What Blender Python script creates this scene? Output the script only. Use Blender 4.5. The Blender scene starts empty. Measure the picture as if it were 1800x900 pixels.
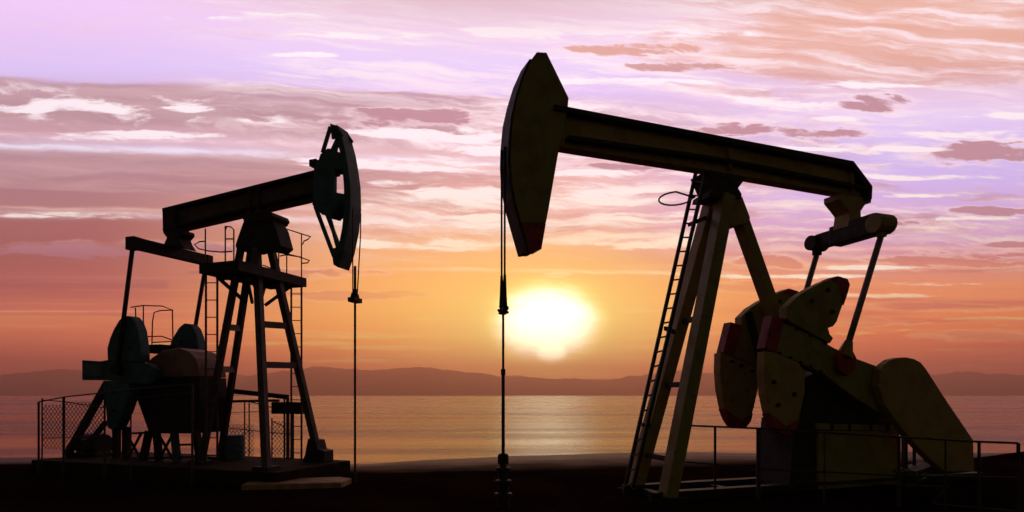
import bpy, bmesh, math, random
from mathutils import Vector, Matrix, noise
random.seed(7)
scene = bpy.context.scene
COL = scene.collection
EYE = 2.3          # eye height over the ground
FOC = 1100.0       # focal length in photo pixels (photo is 1800 wide)
HZ = 695.0         # photo row of the horizon

# ---------------------------------------------------------------- camera
cam = bpy.data.cameras.new('camera'); camo = bpy.data.objects.new('camera', cam); COL.objects.link(camo)
cam.sensor_width = 36.0; cam.lens = 36.0*FOC/1800.0
cam.shift_y = (HZ-450.0)/1800.0
cam.clip_start = 0.1; cam.clip_end = 60000
camo.location = (0, 0, EYE); camo.rotation_euler = (math.radians(90), 0, 0)
scene.camera = camo
vs = scene.view_settings
vs.view_transform = 'Standard'; vs.look = 'None'; vs.gamma = 1.0; vs.exposure = 0.0; vs.use_curve_mapping = False
scene.render.film_transparent = False
scene.cycles.volume_bounces = 0
scene.cycles.max_bounces = 6
scene.cycles.use_denoising = True

# ---------------------------------------------------------------- node helpers
class E:
    """an expression on a node socket"""
    nt = None
    def __init__(s, sock): s.s = sock
    def _m(op, a, b=None, c=None, clamp=False):
        n = E.nt.nodes.new('ShaderNodeMath'); n.operation = op; n.use_clamp = clamp
        for i, v in enumerate((a, b, c)):
            if v is None: continue
            if isinstance(v, E): E.nt.links.new(v.s, n.inputs[i])
            else: n.inputs[i].default_value = v
        return E(n.outputs[0])
    def __add__(a, b): return E._m('ADD', a, b)
    def __radd__(a, b): return E._m('ADD', b, a)
    def __sub__(a, b): return E._m('SUBTRACT', a, b)
    def __rsub__(a, b): return E._m('SUBTRACT', b, a)
    def __mul__(a, b): return E._m('MULTIPLY', a, b)
    def __rmul__(a, b): return E._m('MULTIPLY', b, a)
    def __truediv__(a, b): return E._m('DIVIDE', a, b)
def emax(a, b): return E._m('MAXIMUM', a, b)
def emin(a, b): return E._m('MINIMUM', a, b)
def eexp(a): return E._m('EXPONENT', a)
def clamp01(a): return E._m('ADD', a, 0.0, clamp=True)
def sm(x, a, b):
    """smooth step from a to b (a > b gives a falling step)"""
    n = E.nt.nodes.new('ShaderNodeMapRange'); n.interpolation_type = 'SMOOTHSTEP'; n.clamp = True
    E.nt.links.new(x.s, n.inputs[0])
    if a < b: n.inputs[1].default_value = a; n.inputs[2].default_value = b; n.inputs[3].default_value = 0; n.inputs[4].default_value = 1
    else:     n.inputs[1].default_value = b; n.inputs[2].default_value = a; n.inputs[3].default_value = 1; n.inputs[4].default_value = 0
    return E(n.outputs[0])
def vec(x, y, z=0.0):
    n = E.nt.nodes.new('ShaderNodeCombineXYZ')
    for i, v in enumerate((x, y, z)):
        if isinstance(v, E): E.nt.links.new(v.s, n.inputs[i])
        else: n.inputs[i].default_value = v
    return E(n.outputs[0])
def nz(v, scale=1.0, detail=6.0, rough=0.55, dist=0.0):
    n = E.nt.nodes.new('ShaderNodeTexNoise'); n.noise_dimensions = '3D'
    E.nt.links.new(v.s, n.inputs['Vector'])
    n.inputs['Scale'].default_value = scale; n.inputs['Detail'].default_value = detail
    n.inputs['Roughness'].default_value = rough; n.inputs['Distortion'].default_value = dist
    return E(n.outputs[0])
def lin(c):
    return tuple((v/255/12.92 if v/255 <= 0.04045 else ((v/255+0.055)/1.055)**2.4) for v in c) + (1.0,)
def mixc(f, a, b, mode='MIX'):
    n = E.nt.nodes.new('ShaderNodeMix'); n.data_type = 'RGBA'; n.blend_type = mode; n.clamp_factor = True
    for k, v in ((0, f), (6, a), (7, b)):
        if isinstance(v, E): E.nt.links.new(v.s, n.inputs[k])
        else: n.inputs[k].default_value = v
    return E(n.outputs[2])
def ramp(x, stops):
    n = E.nt.nodes.new('ShaderNodeValToRGB'); n.color_ramp.interpolation = 'LINEAR'
    el = n.color_ramp.elements
    stops = sorted(stops)
    el[0].position = stops[0][0]; el[0].color = stops[0][1]
    el[1].position = stops[-1][0]; el[1].color = stops[-1][1]
    for p, c in stops[1:-1]:
        e = el.new(p); e.color = c
    E.nt.links.new(x.s, n.inputs[0])
    return E(n.outputs[0])

# ---------------------------------------------------------------- world: the evening sky
SUN_AZ = math.atan((966-900)/FOC)                   # right of +Y
SUN_EL = math.atan((HZ-572)/FOC)
world = bpy.data.worlds.new('World'); scene.world = world; world.use_nodes = True
nt = world.node_tree; nt.nodes.clear(); E.nt = nt
tc = nt.nodes.new('ShaderNodeTexCoord'); sp = nt.nodes.new('ShaderNodeSeparateXYZ')
nt.links.new(tc.outputs['Generated'], sp.inputs[0])
dx, dy, dz = (E(sp.outputs[i]) for i in range(3))
yy = emax(dy, 0.12)
# direction written in the tangent of its bearing and of its height over the western horizon, both x 1100
X = dx/yy*FOC + 900.0
Y = HZ - dz/yy*FOC                                  # 695 at the horizon, falling upwards
# a slow warp shared by every layer
w1 = nz(vec(X*0.0016, Y*0.006, 1.7), 1.0, 3, 0.5) - 0.5
w2 = nz(vec(X*0.006, Y*0.02, 5.1), 1.0, 4, 0.6) - 0.5
Yw = Y + w1*46.0 + w2*16.0
T = Yw - X*0.045 + 40.0                             # layers dip gently to the right
def stops(lst): return [(y/720.0, lin(c)) for y, c in lst]
Yg = Y + w1*26.0
gl = ramp(Yg/720.0, stops([(0,(238,206,252)),(60,(230,202,250)),(120,(218,200,252)),(160,(206,180,222)),(185,(196,158,178)),(235,(198,158,172)),(262,(206,180,210)),(280,(184,144,158)),(330,(168,124,134)),(372,(172,124,130)),(396,(160,100,104)),(450,(158,92,92)),(520,(182,96,90)),(548,(212,118,96)),(572,(244,142,96)),(610,(234,116,86)),(650,(208,94,80)),(700,(170,74,70))]))
gc = ramp(Yg/720.0, stops([(0,(250,218,236)),(60,(242,216,250)),(110,(228,210,254)),(160,(220,198,250)),(215,(206,176,196)),(260,(226,190,200)),(320,(232,178,168)),(380,(228,170,160)),(430,(246,188,140)),(480,(252,178,108)),(540,(255,184,94)),(600,(255,162,78)),(640,(250,142,66)),(670,(240,120,60)),(700,(230,104,56))]))
gr = ramp(Yg/720.0, stops([(0,(246,212,170)),(30,(234,188,168)),(90,(226,178,168)),(140,(228,196,220)),(200,(230,210,254)),(260,(206,194,254)),(320,(206,188,250)),(380,(212,178,230)),(430,(204,156,190)),(462,(212,142,134)),(500,(238,152,104)),(560,(246,140,82)),(610,(240,116,72)),(650,(216,94,74)),(700,(170,74,70))]))
base = mixc(sm(X, 120.0, 760.0), gl, gc)
base = mixc(sm(X + (Y-300.0)*0.6, 960.0, 1480.0), base, gr)

def band(y0, y1, soft, c=T): return sm(c, y0-soft, y0+soft)*sm(c, y1+soft, y1-soft)
# --- mauve cloud sheets
def fib(sx, sy, seed, detail=8, rough=0.6, warp=30.0):
    return nz(vec((X + w2*warp*3.0)*sx, (T + w2*warp)*sy, seed), 1.0, detail, rough)
Xw = X + w1*900.0 + w2*260.0
n_sheet = fib(0.0016, 0.011, 3.3)
n_patch = fib(0.0030, 0.024, 9.1, 7, 0.58)
n_str = fib(0.0026, 0.046, 41.0, 8, 0.60, 20.0)
n_str2 = nz(vec((X + w2*80.0)*0.0022, (Y - X*0.105 + w2*34.0 + w1*40.0)*0.040, 51.0), 1.0, 8, 0.62)
n_fine = fib(0.009, 0.075, 14.7, 8, 0.66)
n_puff = nz(vec((X + w2*120.0)*0.011, (T + w2*40.0)*0.034, 64.0), 1.0, 8, 0.60)
mauve_l = mixc(sm(Y, 250.0, 420.0), lin((178,144,158)), lin((158,106,112)))
mauve = mixc(sm(X, 700.0, 1200.0), mauve_l, mixc(sm(Y, 60.0, 260.0), lin((226,172,158)), lin((186,142,160))))
mauve = mixc(sm(Y, 400.0, 520.0), mauve, lin((214,120,92)))
mauve = mixc(sm(n_str, 0.35, 0.70)*0.30, mauve, lin((246,208,204)))
# large peach sheet over the upper right
m1 = sm(n_sheet*0.6 + n_str*0.4 + sm(Xw - Y*0.5, 860.0, 1350.0)*sm(Y + w1*90.0, 190.0, 90.0)*0.33, 0.56, 0.76)*sm(Y, 270.0, 150.0)
# smaller patches right
m2 = sm(n_patch*0.8 + n_str*0.2, 0.50, 0.63)*sm(Xw, 1000.0, 1250.0)*sm(Y, 90.0, 170.0)*sm(Y, 520.0, 400.0)*0.9
# left sheet 145..255
m3 = sm(n_patch*0.45 + n_str*0.15 + band(166.0, 256.0, 16.0)*0.42, 0.50, 0.68)*sm(Xw, 1150.0, 700.0)
# left sheet 275..375
m4 = sm(n_patch*0.35 + band(286.0, 374.0, 12.0)*0.5, 0.48, 0.64)*sm(Xw, 1000.0, 420.0)
m5 = sm(n_patch*0.55 + n_sheet*0.25 + n_str*0.2, 0.46, 0.60)*band(190.0, 420.0, 50.0, Y)*sm(Xw, 420.0, 700.0)*sm(Xw, 1400.0, 1000.0)*0.75
m6 = sm(n_str*0.6 + band(450.0, 476.0, 10.0, Y + w1*20.0)*0.3, 0.40, 0.62)*sm(Xw, 1200.0, 1560.0)*band(438.0, 506.0, 16.0, Y)*0.9
cover = clamp01(emax(emax(emax(m1, m2), emax(m3, m4)), emax(m5, m6)))
sky = mixc(cover*0.92, base, mauve)
# --- bright wisps and silver edges
wisp = sm(n_fine*0.35 + n_str*0.65, 0.455, 0.64)
wisp2 = sm(n_str2*0.75 + n_fine*0.25, 0.45, 0.63)
edge = sm(cover, 0.02, 0.35)*sm(cover, 0.90, 0.4)*sm(n_fine, 0.40, 0.62)
puff = sm(n_puff, 0.50, 0.64)*sm(n_puff, 0.80, 0.62)
reg = sm(Xw, 380.0, 720.0)*sm(Y, 500.0, 380.0)*sm(n_sheet, 0.28, 0.50)*sm(Y, 90.0, 180.0)*0.95
w_top = wisp2*sm(Y + w1*60.0, 260.0, 100.0)*sm(Xw, 200.0, 560.0)*0.95
w_left = puff*band(186.0, 252.0, 16.0)*sm(Xw, 900.0, 420.0)*0.85
upper_wisp = clamp01(emax(emax(wisp*reg, w_top), w_left) + edge*0.40*sm(X, 300.0, 760.0)*sm(Y, 470.0, 380.0))
cw = mixc(sm(Y, 250.0, 430.0), lin((255,238,248)), lin((255,240,226)))
sky = mixc(upper_wisp*0.95, sky, cw)
sky = mixc(wisp*sm(Y, 160.0, 40.0)*sm(Xw, 700.0, 200.0)*0.35, sky, lin((246,212,240)))
# long bright lines between the sheets at the left and in the middle
def line(y0, th, x0, x1, amp, colr, sky, slope=0.0, wob=9.0):
    c = Y - X*slope + w2*wob + w1*wob
    d = (c - y0)/th
    f = eexp(d*d*-1.0)*sm(X, x1+160.0, x1-60.0)*sm(X, x0-120.0, x0+80.0)
    f = clamp01(f*(sm(n_fine*0.6 + n_str*0.4, 0.38, 0.60)*0.85 + 0.22)*amp)
    return mixc(f, sky, colr)
sky = line(256.0, 7.0, -400.0, 1000.0, 0.95, lin((240,232,255)), sky, 0.030)
sky = line(238.0, 6.0, -400.0, 560.0, 0.8, lin((250,222,236)), sky, 0.03, 16.0)
sky = line(376.0, 6.0, -400.0, 900.0, 0.85, lin((246,226,228)), sky, 0.014)
sky = line(366.0, 3.5, -400.0, 420.0, 0.6, lin((240,196,180)), sky, 0.02, 18.0)
sky = line(340.0, 14.0, 700.0, 1100.0, 1.2, lin((255,246,240)), sky, 0.012, 40.0)
sky = line(384.0, 9.0, 640.0, 1000.0, 1.1, lin((255,246,240)), sky, 0.010, 36.0)
sky = line(425.0, 8.0, 690.0, 1180.0, 1.1, lin((255,240,222)), sky, 0.0, 40.0)
sky = line(466.0, 3.5, 760.0, 1180.0, 1.1, lin((255,236,200)), sky, 0.012, 16.0)
sky = line(480.0, 5.0, 1150.0, 2300.0, 0.8, lin((250,190,140)), sky, -0.01, 12.0)
sky = line(452.0, 4.0, 1380.0, 2300.0, 0.9, lin((250,206,190)), sky, -0.01, 10.0)
sky = line(547.5, 1.6, -400.0, 300.0, 0.9, lin((244,170,128)), sky, 0.0, 0.6)
sky = line(566.0, 1.6, 250.0, 820.0, 0.8, lin((255,196,116)), sky, 0.030, 2.0)
sky = line(590.0, 5.0, 560.0, 900.0, 1.0, lin((255,222,120)), sky, 0.0, 20.0)
sky = line(588.0, 3.0, 1040.0, 1250.0, 0.9, lin((255,226,130)), sky, 0.02, 14.0)
# single clouds with a place of their own: mauve puffs and silver flecks
def blobs(lst):
    F = None
    for cx, cy, rx, ry in lst:
        a = (X - cx)*(1.0/rx); b = (Y - cy)*(1.0/ry)
        f = 1.0 - (a*a + b*b)
        F = f if F is None else emax(F, f)
    return F
Fm = blobs([(1540,182,55,15),(1440,232,84,13),(1290,228,75,12),(1740,270,100,22),(1745,371,85,9),(1690,460,150,15),(1350,462,60,12),(1780,430,80,5),(1110,288,110,12),(1110,86,120,12),(1210,118,90,9),(700,204,150,17),(1560,392,70,5),(1330,300,80,7),(1650,540,170,8),(1720,590,120,8),(1480,566,110,7),(1330,505,90,9),(620,520,150,8),(500,480,170,10),(200,440,240,16),(120,500,220,12),(760,632,150,7),(1220,636,120,6)])
rag = (n_puff-0.5)*5.0 + (n_fine-0.5)*3.2 + (n_str-0.5)*3.0 - 0.1
Fn = Fm + rag
sky = mixc(sm(Fn, -0.9, 0.0)*0.50*(1.0 - sm(X, 560.0, 300.0)*sm(Y, 400.0, 440.0)), sky, mixc(sm(Y, 380.0, 520.0), lin((252,226,238)), lin((255,190,130))))
sky = mixc(sm(Fn, -0.1, 0.55)*(0.92 - sm(Y, 440.0, 500.0)*0.35), sky, mixc(sm(Y, 400.0, 500.0), mixc(sm(Y, 60.0, 170.0), lin((224,168,154)), lin((178,134,152))), mixc(sm(Xw, 300.0, 800.0), lin((156,86,92)), lin((212,112,78)))))
Fw = blobs([(780,430,80,13),(665,430,55,10),(1110,430,90,11),(1195,425,60,9),(800,345,100,17),(870,382,70,10),(1070,342,100,11),(1140,378,130,10),
 (620,284,100,13),(760,286,120,15),(860,268,60,10),(720,232,120,10),(835,243,80,9),(1050,304,70,8),(90,187,100,14),(185,192,55,12),(340,190,45,9),(480,205,50,9),(230,238,160,8),
 (545,96,70,5),(640,62,120,7),(450,30,140,8),(930,58,150,11),(1120,142,160,7),(1350,182,100,13),(1700,236,110,8),(1650,312,130,6),(1500,152,130,9),(1250,60,160,8),(1620,345,90,4),(1700,384,90,4),(1760,205,90,7),(1600,262,60,5),
 (980,484,26,6),(700,590,90,5),(780,596,60,4),(1140,592,70,4),(1120,628,40,3),(60,378,130,5),(180,382,80,5),(700,322,60,8),(1480,208,60,5),(1420,262,90,5),(1120,546,46,4),(1190,574,60,4),(1020,657,70,5),(1100,610,60,4),(690,612,120,4),(600,634,130,4),(520,604,90,4),(1300,586,80,3),(1500,520,150,5),(1650,500,130,4),(1400,486,120,4),(1560,470,90,4),(1720,560,100,3),(330,604,90,3),(760,560,70,3)])
Fwn = Fw*0.8 + (n_str-0.5)*5.0 + (n_fine-0.5)*4.0 + (n_puff-0.5)*2.0
sky = mixc(sm(Fwn, -0.1, 0.8)*(1.0 - sm(Y, 480.0, 540.0)*0.3), sky, mixc(sm(Y, 490.0, 560.0), mixc(sm(Y, 250.0, 470.0), lin((255,244,253)), lin((255,246,226))), lin((255,214,120))))
# low horizontal bars of warm cloud near the horizon
bars = nz(vec(X*0.0012, (Y + w1*10.0)*0.085, 22.0), 1.0, 5, 0.6)
lowm = band(500.0, 668.0, 40.0, Y)
sky = mixc(sm(bars, 0.50, 0.66)*lowm*0.55, sky, mixc(sm(Y, 560.0, 660.0), lin((252,168,96)), lin((216,92,62))))
dk = nz(vec(X*0.0016, (Y + w1*24.0 + w2*8.0)*0.050, 72.0), 1.0, 6, 0.6)
sky = mixc(sm(dk, 0.48, 0.62)*band(450.0, 620.0, 30.0, Y)*emax(sm(X, 1080.0, 1400.0), sm(X, 600.0, 200.0)*0.7)*0.6, sky, mixc(sm(Y, 470.0, 600.0), lin((176,110,112)), lin((206,96,74))))
fl = nz(vec((X + w2*60.0)*0.007, (Y + w2*26.0)*0.075, 31.0), 1.0, 6, 0.62)
sky = mixc(sm(fl, 0.56, 0.68)*band(566.0, 648.0, 14.0, Y)*0.7, sky, mixc(sm(X, 200.0, 700.0), lin((240,130,84)), lin((255,206,112))))
# --- the glow and the burnt-out disc of the sun behind thin cloud
sx = (X - 966.0); sy = (Y - 572.0)
r2 = (sx*sx)*(1/310.0**2) + (sy*sy)*(1/125.0**2)
glow = eexp(r2*-1.0)
sky = mixc(clamp01(glow*0.85), sky, lin((255,204,100)))
nn = (w2*0.9 + (n_fine-0.5)*0.7)
core = (sx+4.0)*(sx+4.0)*(1/92.0**2) + (sy+4.0)*(sy+4.0)*(1/66.0**2)
tail = (sx-2.0)*(sx-2.0)*(1/44.0**2) + (sy-38.0)*(sy-38.0)*(1/34.0**2)
cf = emax(eexp((core + nn*0.7)*-1.2), eexp((tail + nn*0.8)*-1.5)*0.95)
g2 = eexp(((sx*sx)*(1/190.0**2) + (sy*sy)*(1/92.0**2))*-1.0)
sky = mixc(g2*0.85, sky, lin((255,238,130)))
sky = mixc(sm(cf, 0.03, 0.30)*0.8, sky, lin((255,238,130)))
sky = mixc(sm(cf, 0.16, 0.50), sky, lin((255,249,205)))
# strength: the western sky is bright, the rest of the vault is dusk
front = sm(dy, 0.10, 0.62)*sm(dz, 0.66, 0.46)
sun_boost = sm(cf, 0.10, 0.85)*2.6 + 1.19 + sm(Y, 360.0, 620.0)*0.24
bgs = nt.nodes.new('ShaderNodeBackground')
nt.links.new(sky.s, bgs.inputs['Color']); nt.links.new((front*sun_boost).s, bgs.inputs['Strength'])
# the physical sky lights everything else
nish = nt.nodes.new('ShaderNodeTexSky'); nish.sky_type = 'NISHITA'; nish.sun_disc = False
nish.sun_elevation = SUN_EL; nish.sun_rotation = SUN_AZ
nish.air_density = 1.0; nish.dust_density = 2.0; nish.ozone_density = 1.5
bgn = nt.nodes.new('ShaderNodeBackground'); nt.links.new(mixc(1.0, E(nish.outputs[0]), (1.0,0.62,0.40,1), 'MULTIPLY').s, bgn.inputs['Color'])
NISH = 0.055
nt.links.new(((1.0-front)*NISH).s, bgn.inputs['Strength'])
add = nt.nodes.new('ShaderNodeAddShader'); nt.links.new(bgs.outputs[0], add.inputs[0]); nt.links.new(bgn.outputs[0], add.inputs[1])
wo = nt.nodes.new('ShaderNodeOutputWorld'); nt.links.new(add.outputs[0], wo.inputs['Surface'])
world.cycles.sampling_method = 'MANUAL'; world.cycles.sample_map_resolution = 1024

# ---------------------------------------------------------------- sun
sl = bpy.data.lights.new('sun', 'SUN'); sl.energy = 0.5; sl.angle = math.radians(55); sl.color = (1.0, 0.40, 0.14)
so = bpy.data.objects.new('sun', sl); COL.objects.link(so)
sd = Vector((math.sin(SUN_AZ)*math.cos(SUN_EL), math.cos(SUN_AZ)*math.cos(SUN_EL), math.sin(SUN_EL)))
so.rotation_euler = sd.to_track_quat('Z', 'Y').to_euler(); so.location = (0, 0, 30)

# ---------------------------------------------------------------- materials
def mat(name, col, rough=0.7, metal=0.0, var=0.25, nscale=6.0, bump=0.0, col2=None, spec=0.3, spots=None):
    m = bpy.data.materials.new(name); m.use_nodes = True
    t = m.node_tree; E.nt = t
    b = t.nodes['Principled BSDF']
    b.inputs['Roughness'].default_value = rough; b.inputs['Metallic'].default_value = metal
    b.inputs['Specular IOR Level'].default_value = spec
    tcn = t.nodes.new('ShaderNodeTexCoord'); o = E(tcn.outputs['Object'])
    n = nz(o, nscale, 6, 0.6)
    c1 = tuple(col) + (1.0,)
    c2 = tuple(v*(1-var) for v in col) + (1.0,) if col2 is None else tuple(col2) + (1.0,)
    c = mixc(sm(n, 0.40, 0.66), c1, c2)
    if spots:      # rust or dirt with its own shape
        n2 = nz(o, nscale*2.7, 8, 0.7)
        c = mixc(sm(n2, 0.60, 0.68)*0.8, c, tuple(spots) + (1.0,))
    t.links.new(c.s, b.inputs['Base Color'])
    t.links.new((n*0.3 + (rough-0.15)).s, b.inputs['Roughness'])
    if bump:
        bp = t.nodes.new('ShaderNodeBump'); bp.inputs['Strength'].default_value = bump; bp.inputs['Distance'].default_value = 0.02
        nb = nz(o, nscale*5, 8, 0.65)
        t.links.new(nb.s, bp.inputs['Height']); t.links.new(bp.outputs[0], b.inputs['Normal'])
    return m
RUST = (0.16, 0.06, 0.03)
M = {
 'olive':  mat('olive_paint', (0.20, 0.165, 0.030), 0.6, 0, 0.25, 2.5, 0.1, spots=(0.09,0.05,0.02)),
 'ochre':  mat('ochre_paint', (0.29, 0.195, 0.048), 0.6, 0, 0.25, 2.5, 0.1, spots=(0.09,0.05,0.02)),
 'red':    mat('red_paint', (0.25, 0.020, 0.014), 0.6, 0, 0.45, 5.0, 0.1, spots=(0.05,0.02,0.015)),
 'black':  mat('oily_black_steel', (0.016, 0.014, 0.012), 0.7, 0.0, 0.4, 5.0, 0.2, spots=(0.03,0.018,0.01)),
 'steel':  mat('weathered_steel', (0.05, 0.042, 0.036), 0.6, 0.3, 0.4, 5.0, 0.2, spots=RUST),
 'teal':   mat('teal_paint', (0.022, 0.085, 0.095), 0.6, 0, 0.35, 3.0, 0.1, spots=(0.05,0.03,0.02)),
 'brown':  mat('brown_painted_steel', (0.075, 0.052, 0.045), 0.65, 0, 0.3, 3.0, 0.1, spots=(0.10,0.05,0.03)),
 'pinkish':mat('red_brown_paint_lit_pink', (0.26, 0.13, 0.09), 0.65, 0, 0.35, 3.0, 0.1, spots=(0.10,0.05,0.03)),  # brown with the pinkish light on the gearbox top mixed in
 'concrete':mat('oil_soaked_concrete', (0.030, 0.020, 0.014), 0.95, 0, 0.4, 3.0, 0.5, spec=0.05),
 'plank':  mat('bare_timber', (0.30, 0.17, 0.08), 0.75, 0, 0.3, 3.0, 0.3),
 'wire':   mat('galvanised_wire', (0.06, 0.05, 0.045), 0.55, 0.4, 0.3, 9.0, 0.0),
 'weed':   mat('dry_weed_leaf', (0.06, 0.07, 0.025), 0.8, 0, 0.4, 9.0, 0.0),
 'rubber': mat('black_cable', (0.014, 0.013, 0.012), 0.7, 0, 0.2, 9.0, 0.0),
}
M['rod'] = mat('worn_bare_steel', (0.20, 0.17, 0.14), 0.5, 0.3, 0.35, 5.0, 0.2, spots=RUST)
M['flange'] = mat('shade_dark_flange', (0.014, 0.012, 0.010), 0.75, 0, 0.4, 5.0, 0.1, spots=(0.03,0.018,0.01))  # near-black: the shade under the flanges is put into their colour
M['blue'] = mat('blue_grey_barrel_paint', (0.06, 0.11, 0.13), 0.6, 0, 0.3, 3.0, 0.1, spots=RUST)

# ---------------------------------------------------------------- mesh helpers
class MB:
    def __init__(s): s.bm = bmesh.new()
    def box(s, a, b):
        x0,y0,z0 = a; x1,y1,z1 = b
        v = [s.bm.verts.new((x,y,z)) for x,y,z in ((x0,y0,z0),(x1,y0,z0),(x1,y1,z0),(x0,y1,z0),(x0,y0,z1),(x1,y0,z1),(x1,y1,z1),(x0,y1,z1))]
        for f in ((0,3,2,1),(4,5,6,7),(0,1,5,4),(1,2,6,5),(2,3,7,6),(3,0,4,7)): s.bm.faces.new([v[i] for i in f])
        return s
    def bar(s, p, q, w, h, up=Vector((0,0,1))):
        """a square-section bar: w sideways, h in the plane that holds 'up'"""
        p = Vector(p); q = Vector(q); d = (q-p).normalized(); side = d.cross(up)
        if side.length < 1e-3: side = d.cross(Vector((1,0,0)))
        side.normalize(); u = side.cross(d).normalized()
        r = []
        for c in (p, q):
            r.append([s.bm.verts.new(c + side*sx*w/2 + u*sy*h/2) for sx, sy in ((-1,-1),(1,-1),(1,1),(-1,1))])
        a, b = r
        for i in range(4): s.bm.faces.new((a[i], a[(i+1)%4], b[(i+1)%4], b[i]))
        s.bm.faces.new(a[::-1]); s.bm.faces.new(b)
        return s
    def tube(s, pts, r, n=8, closed=False, r1=None):
        pts = [Vector(p) for p in pts]; N = len(pts); rings = []
        for i, p in enumerate(pts):
            if closed: d = pts[(i+1)%N]-pts[i-1]
            else: d = pts[min(i+1,N-1)]-pts[max(i-1,0)]
            d.normalize()
            a = d.orthogonal() if abs(d.z) > 0.9 else d.cross(Vector((0,0,1)))
            if abs(d.z) > 0.9: a = d.cross(Vector((0,1,0)))
            a.normalize(); b = d.cross(a)
            rr = r if r1 is None else r + (r1-r)*i/(N-1)
            rings.append([s.bm.verts.new(p + a*math.cos(2*math.pi*k/n)*rr + b*math.sin(2*math.pi*k/n)*rr) for k in range(n)])
        m = N if closed else N-1
        for i in range(m):
            A = rings[i]; B = rings[(i+1)%N]
            for k in range(n): s.bm.faces.new((A[k], A[(k+1)%n], B[(k+1)%n], B[k]))
        if not closed: s.bm.faces.new(rings[0][::-1]); s.bm.faces.new(rings[-1])
        return s
    def prism(s, poly, y0, y1):
        """poly of (x, z), extruded along y"""
        a = [s.bm.verts.new((x, y0, z)) for x, z in poly]; b = [s.bm.verts.new((x, y1, z)) for x, z in poly]
        n = len(poly)
        for i in range(n): s.bm.faces.new((a[i], a[(i+1)%n], b[(i+1)%n], b[i]))
        s.bm.faces.new(a[::-1]); s.bm.faces.new(b)
        return s
    def lathe(s, prof, c, n=24):
        """prof of (r, z) round the vertical through c"""
        rings = [[s.bm.verts.new((c[0]+r*math.cos(2*math.pi*k/n), c[1]+r*math.sin(2*math.pi*k/n), c[2]+z)) for k in range(n)] for r, z in prof]
        for A, B in zip(rings, rings[1:]):
            for k in range(n): s.bm.faces.new((A[k], A[(k+1)%n], B[(k+1)%n], B[k]))
        s.bm.faces.new(rings[0][::-1]); s.bm.faces.new(rings[-1])
        return s
    def build(s, name, m, parent=None, bevel=0.0, smooth=False):
        bmesh.ops.recalc_face_normals(s.bm, faces=s.bm.faces)
        me = bpy.data.meshes.new(name); s.bm.to_mesh(me); s.bm.free()
        me.materials.append(m)
        if smooth:
            for p in me.polygons: p.use_smooth = True
        o = bpy.data.objects.new(name, me); COL.objects.link(o)
        if parent: o.parent = parent
        if bevel:
            md = o.modifiers.new('bevel', 'BEVEL'); md.width = bevel; md.segments = 2; md.limit_method = 'ANGLE'; md.angle_limit = math.radians(40)
        return o
def tag(o, label=None, cat=None, group=None, kind=None):
    if label: o['label'] = label
    if cat: o['category'] = cat
    if group: o['group'] = group
    if kind: o['kind'] = kind
    return o
def empty(name, loc, rz=0.0):
    o = bpy.data.objects.new(name, None); COL.objects.link(o); o.location = loc; o.rotation_euler = (0,0,rz); o.empty_display_size = 0.3
    return o

# ---------------------------------------------------------------- ground
def sstep(x, a, b):
    t = min(1, max(0, (x-a)/(b-a))); return t*t*(3-2*t)
WATER = -0.34
def gh(x, y):
    n = noise.noise(Vector((x*0.09, y*0.16, 0.3)))*0.10 + noise.noise(Vector((x*0.35, y*0.5, 4.3)))*0.035 + noise.noise(Vector((x*1.3, y*1.9, 7.7)))*0.012
    edge = 18.2 + 0.9*math.sin(x*0.16+0.6) + noise.noise(Vector((x*0.07, 2.0, 0.0)))*1.2       # berm, then the beach
    sh = 26.6 + 2.2*sstep(x,-4,7) - 2.6*math.exp(-((x+6.5)/3.2)**2) + noise.noise(Vector((x*0.3, 9.0, 0.0)))*0.8
    t = (y-edge)/(sh-edge)
    z = 0.02 + n
    if t > 0: z = z*(1-sstep(t,0,1)) + (WATER)*min(t,3.0)**0.9 - 0.0*t
    # dune that rises at the far right, low rise at the far left
    z += 0.75*math.exp(-((x-18.5)/3.2)**2 - ((y-19.5)/3.0)**2)
    z += 0.10*math.exp(-((x+14)/5)**2 - ((y-20.5)/2.5)**2)
    return z
def grid(xs, ys, f):
    bm = bmesh.new(); rows = [[bm.verts.new((x, y, f(x, y))) for x in xs] for y in ys]
    for a, b in zip(rows, rows[1:]):
        for i in range(len(xs)-1): bm.faces.new((a[i], a[i+1], b[i+1], b[i]))
    return bm
def spaced(*segs):
    out = []
    for a, b, st in segs:
        n = max(1, round((b-a)/st)); out += [a+(b-a)*i/n for i in range(n)]
    out.append(segs[-1][1]); return out
bm = grid(spaced((-400,-60,40),(-60,-26,2),(-26,26,0.2),(26,60,2),(60,400,40)), spaced((-300,-20,40),(-20,6,2),(6,30,0.16),(30,60,3)), gh)
def finish(bm, name, m, smooth=True):
    me = bpy.data.meshes.new(name); bm.to_mesh(me); bm.free(); me.materials.append(m)
    for p in me.polygons: p.use_smooth = smooth
    o = bpy.data.objects.new(name, me); COL.objects.link(o); return o
gm = bpy.data.materials.new('oily_sand'); gm.use_nodes = True; t = gm.node_tree; E.nt = t
b = t.nodes['Principled BSDF']; b.inputs['Specular IOR Level'].default_value = 0.1; b.inputs['Roughness'].default_value = 0.95
tcn = t.nodes.new('ShaderNodeTexCoord'); o_ = E(tcn.outputs['Object'])
s_ = t.nodes.new('ShaderNodeSeparateXYZ'); t.links.new(tcn.outputs['Object'], s_.inputs[0]); gy = E(s_.outputs[1]); gz = E(s_.outputs[2]); gx = E(s_.outputs[0])
na = nz(o_, 0.35, 8, 0.6); nb_ = nz(o_, 6.0, 8, 0.7)
soil = mixc(sm(na, 0.38, 0.64), (0.016,0.007,0.004,1), (0.008,0.004,0.003,1))
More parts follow.
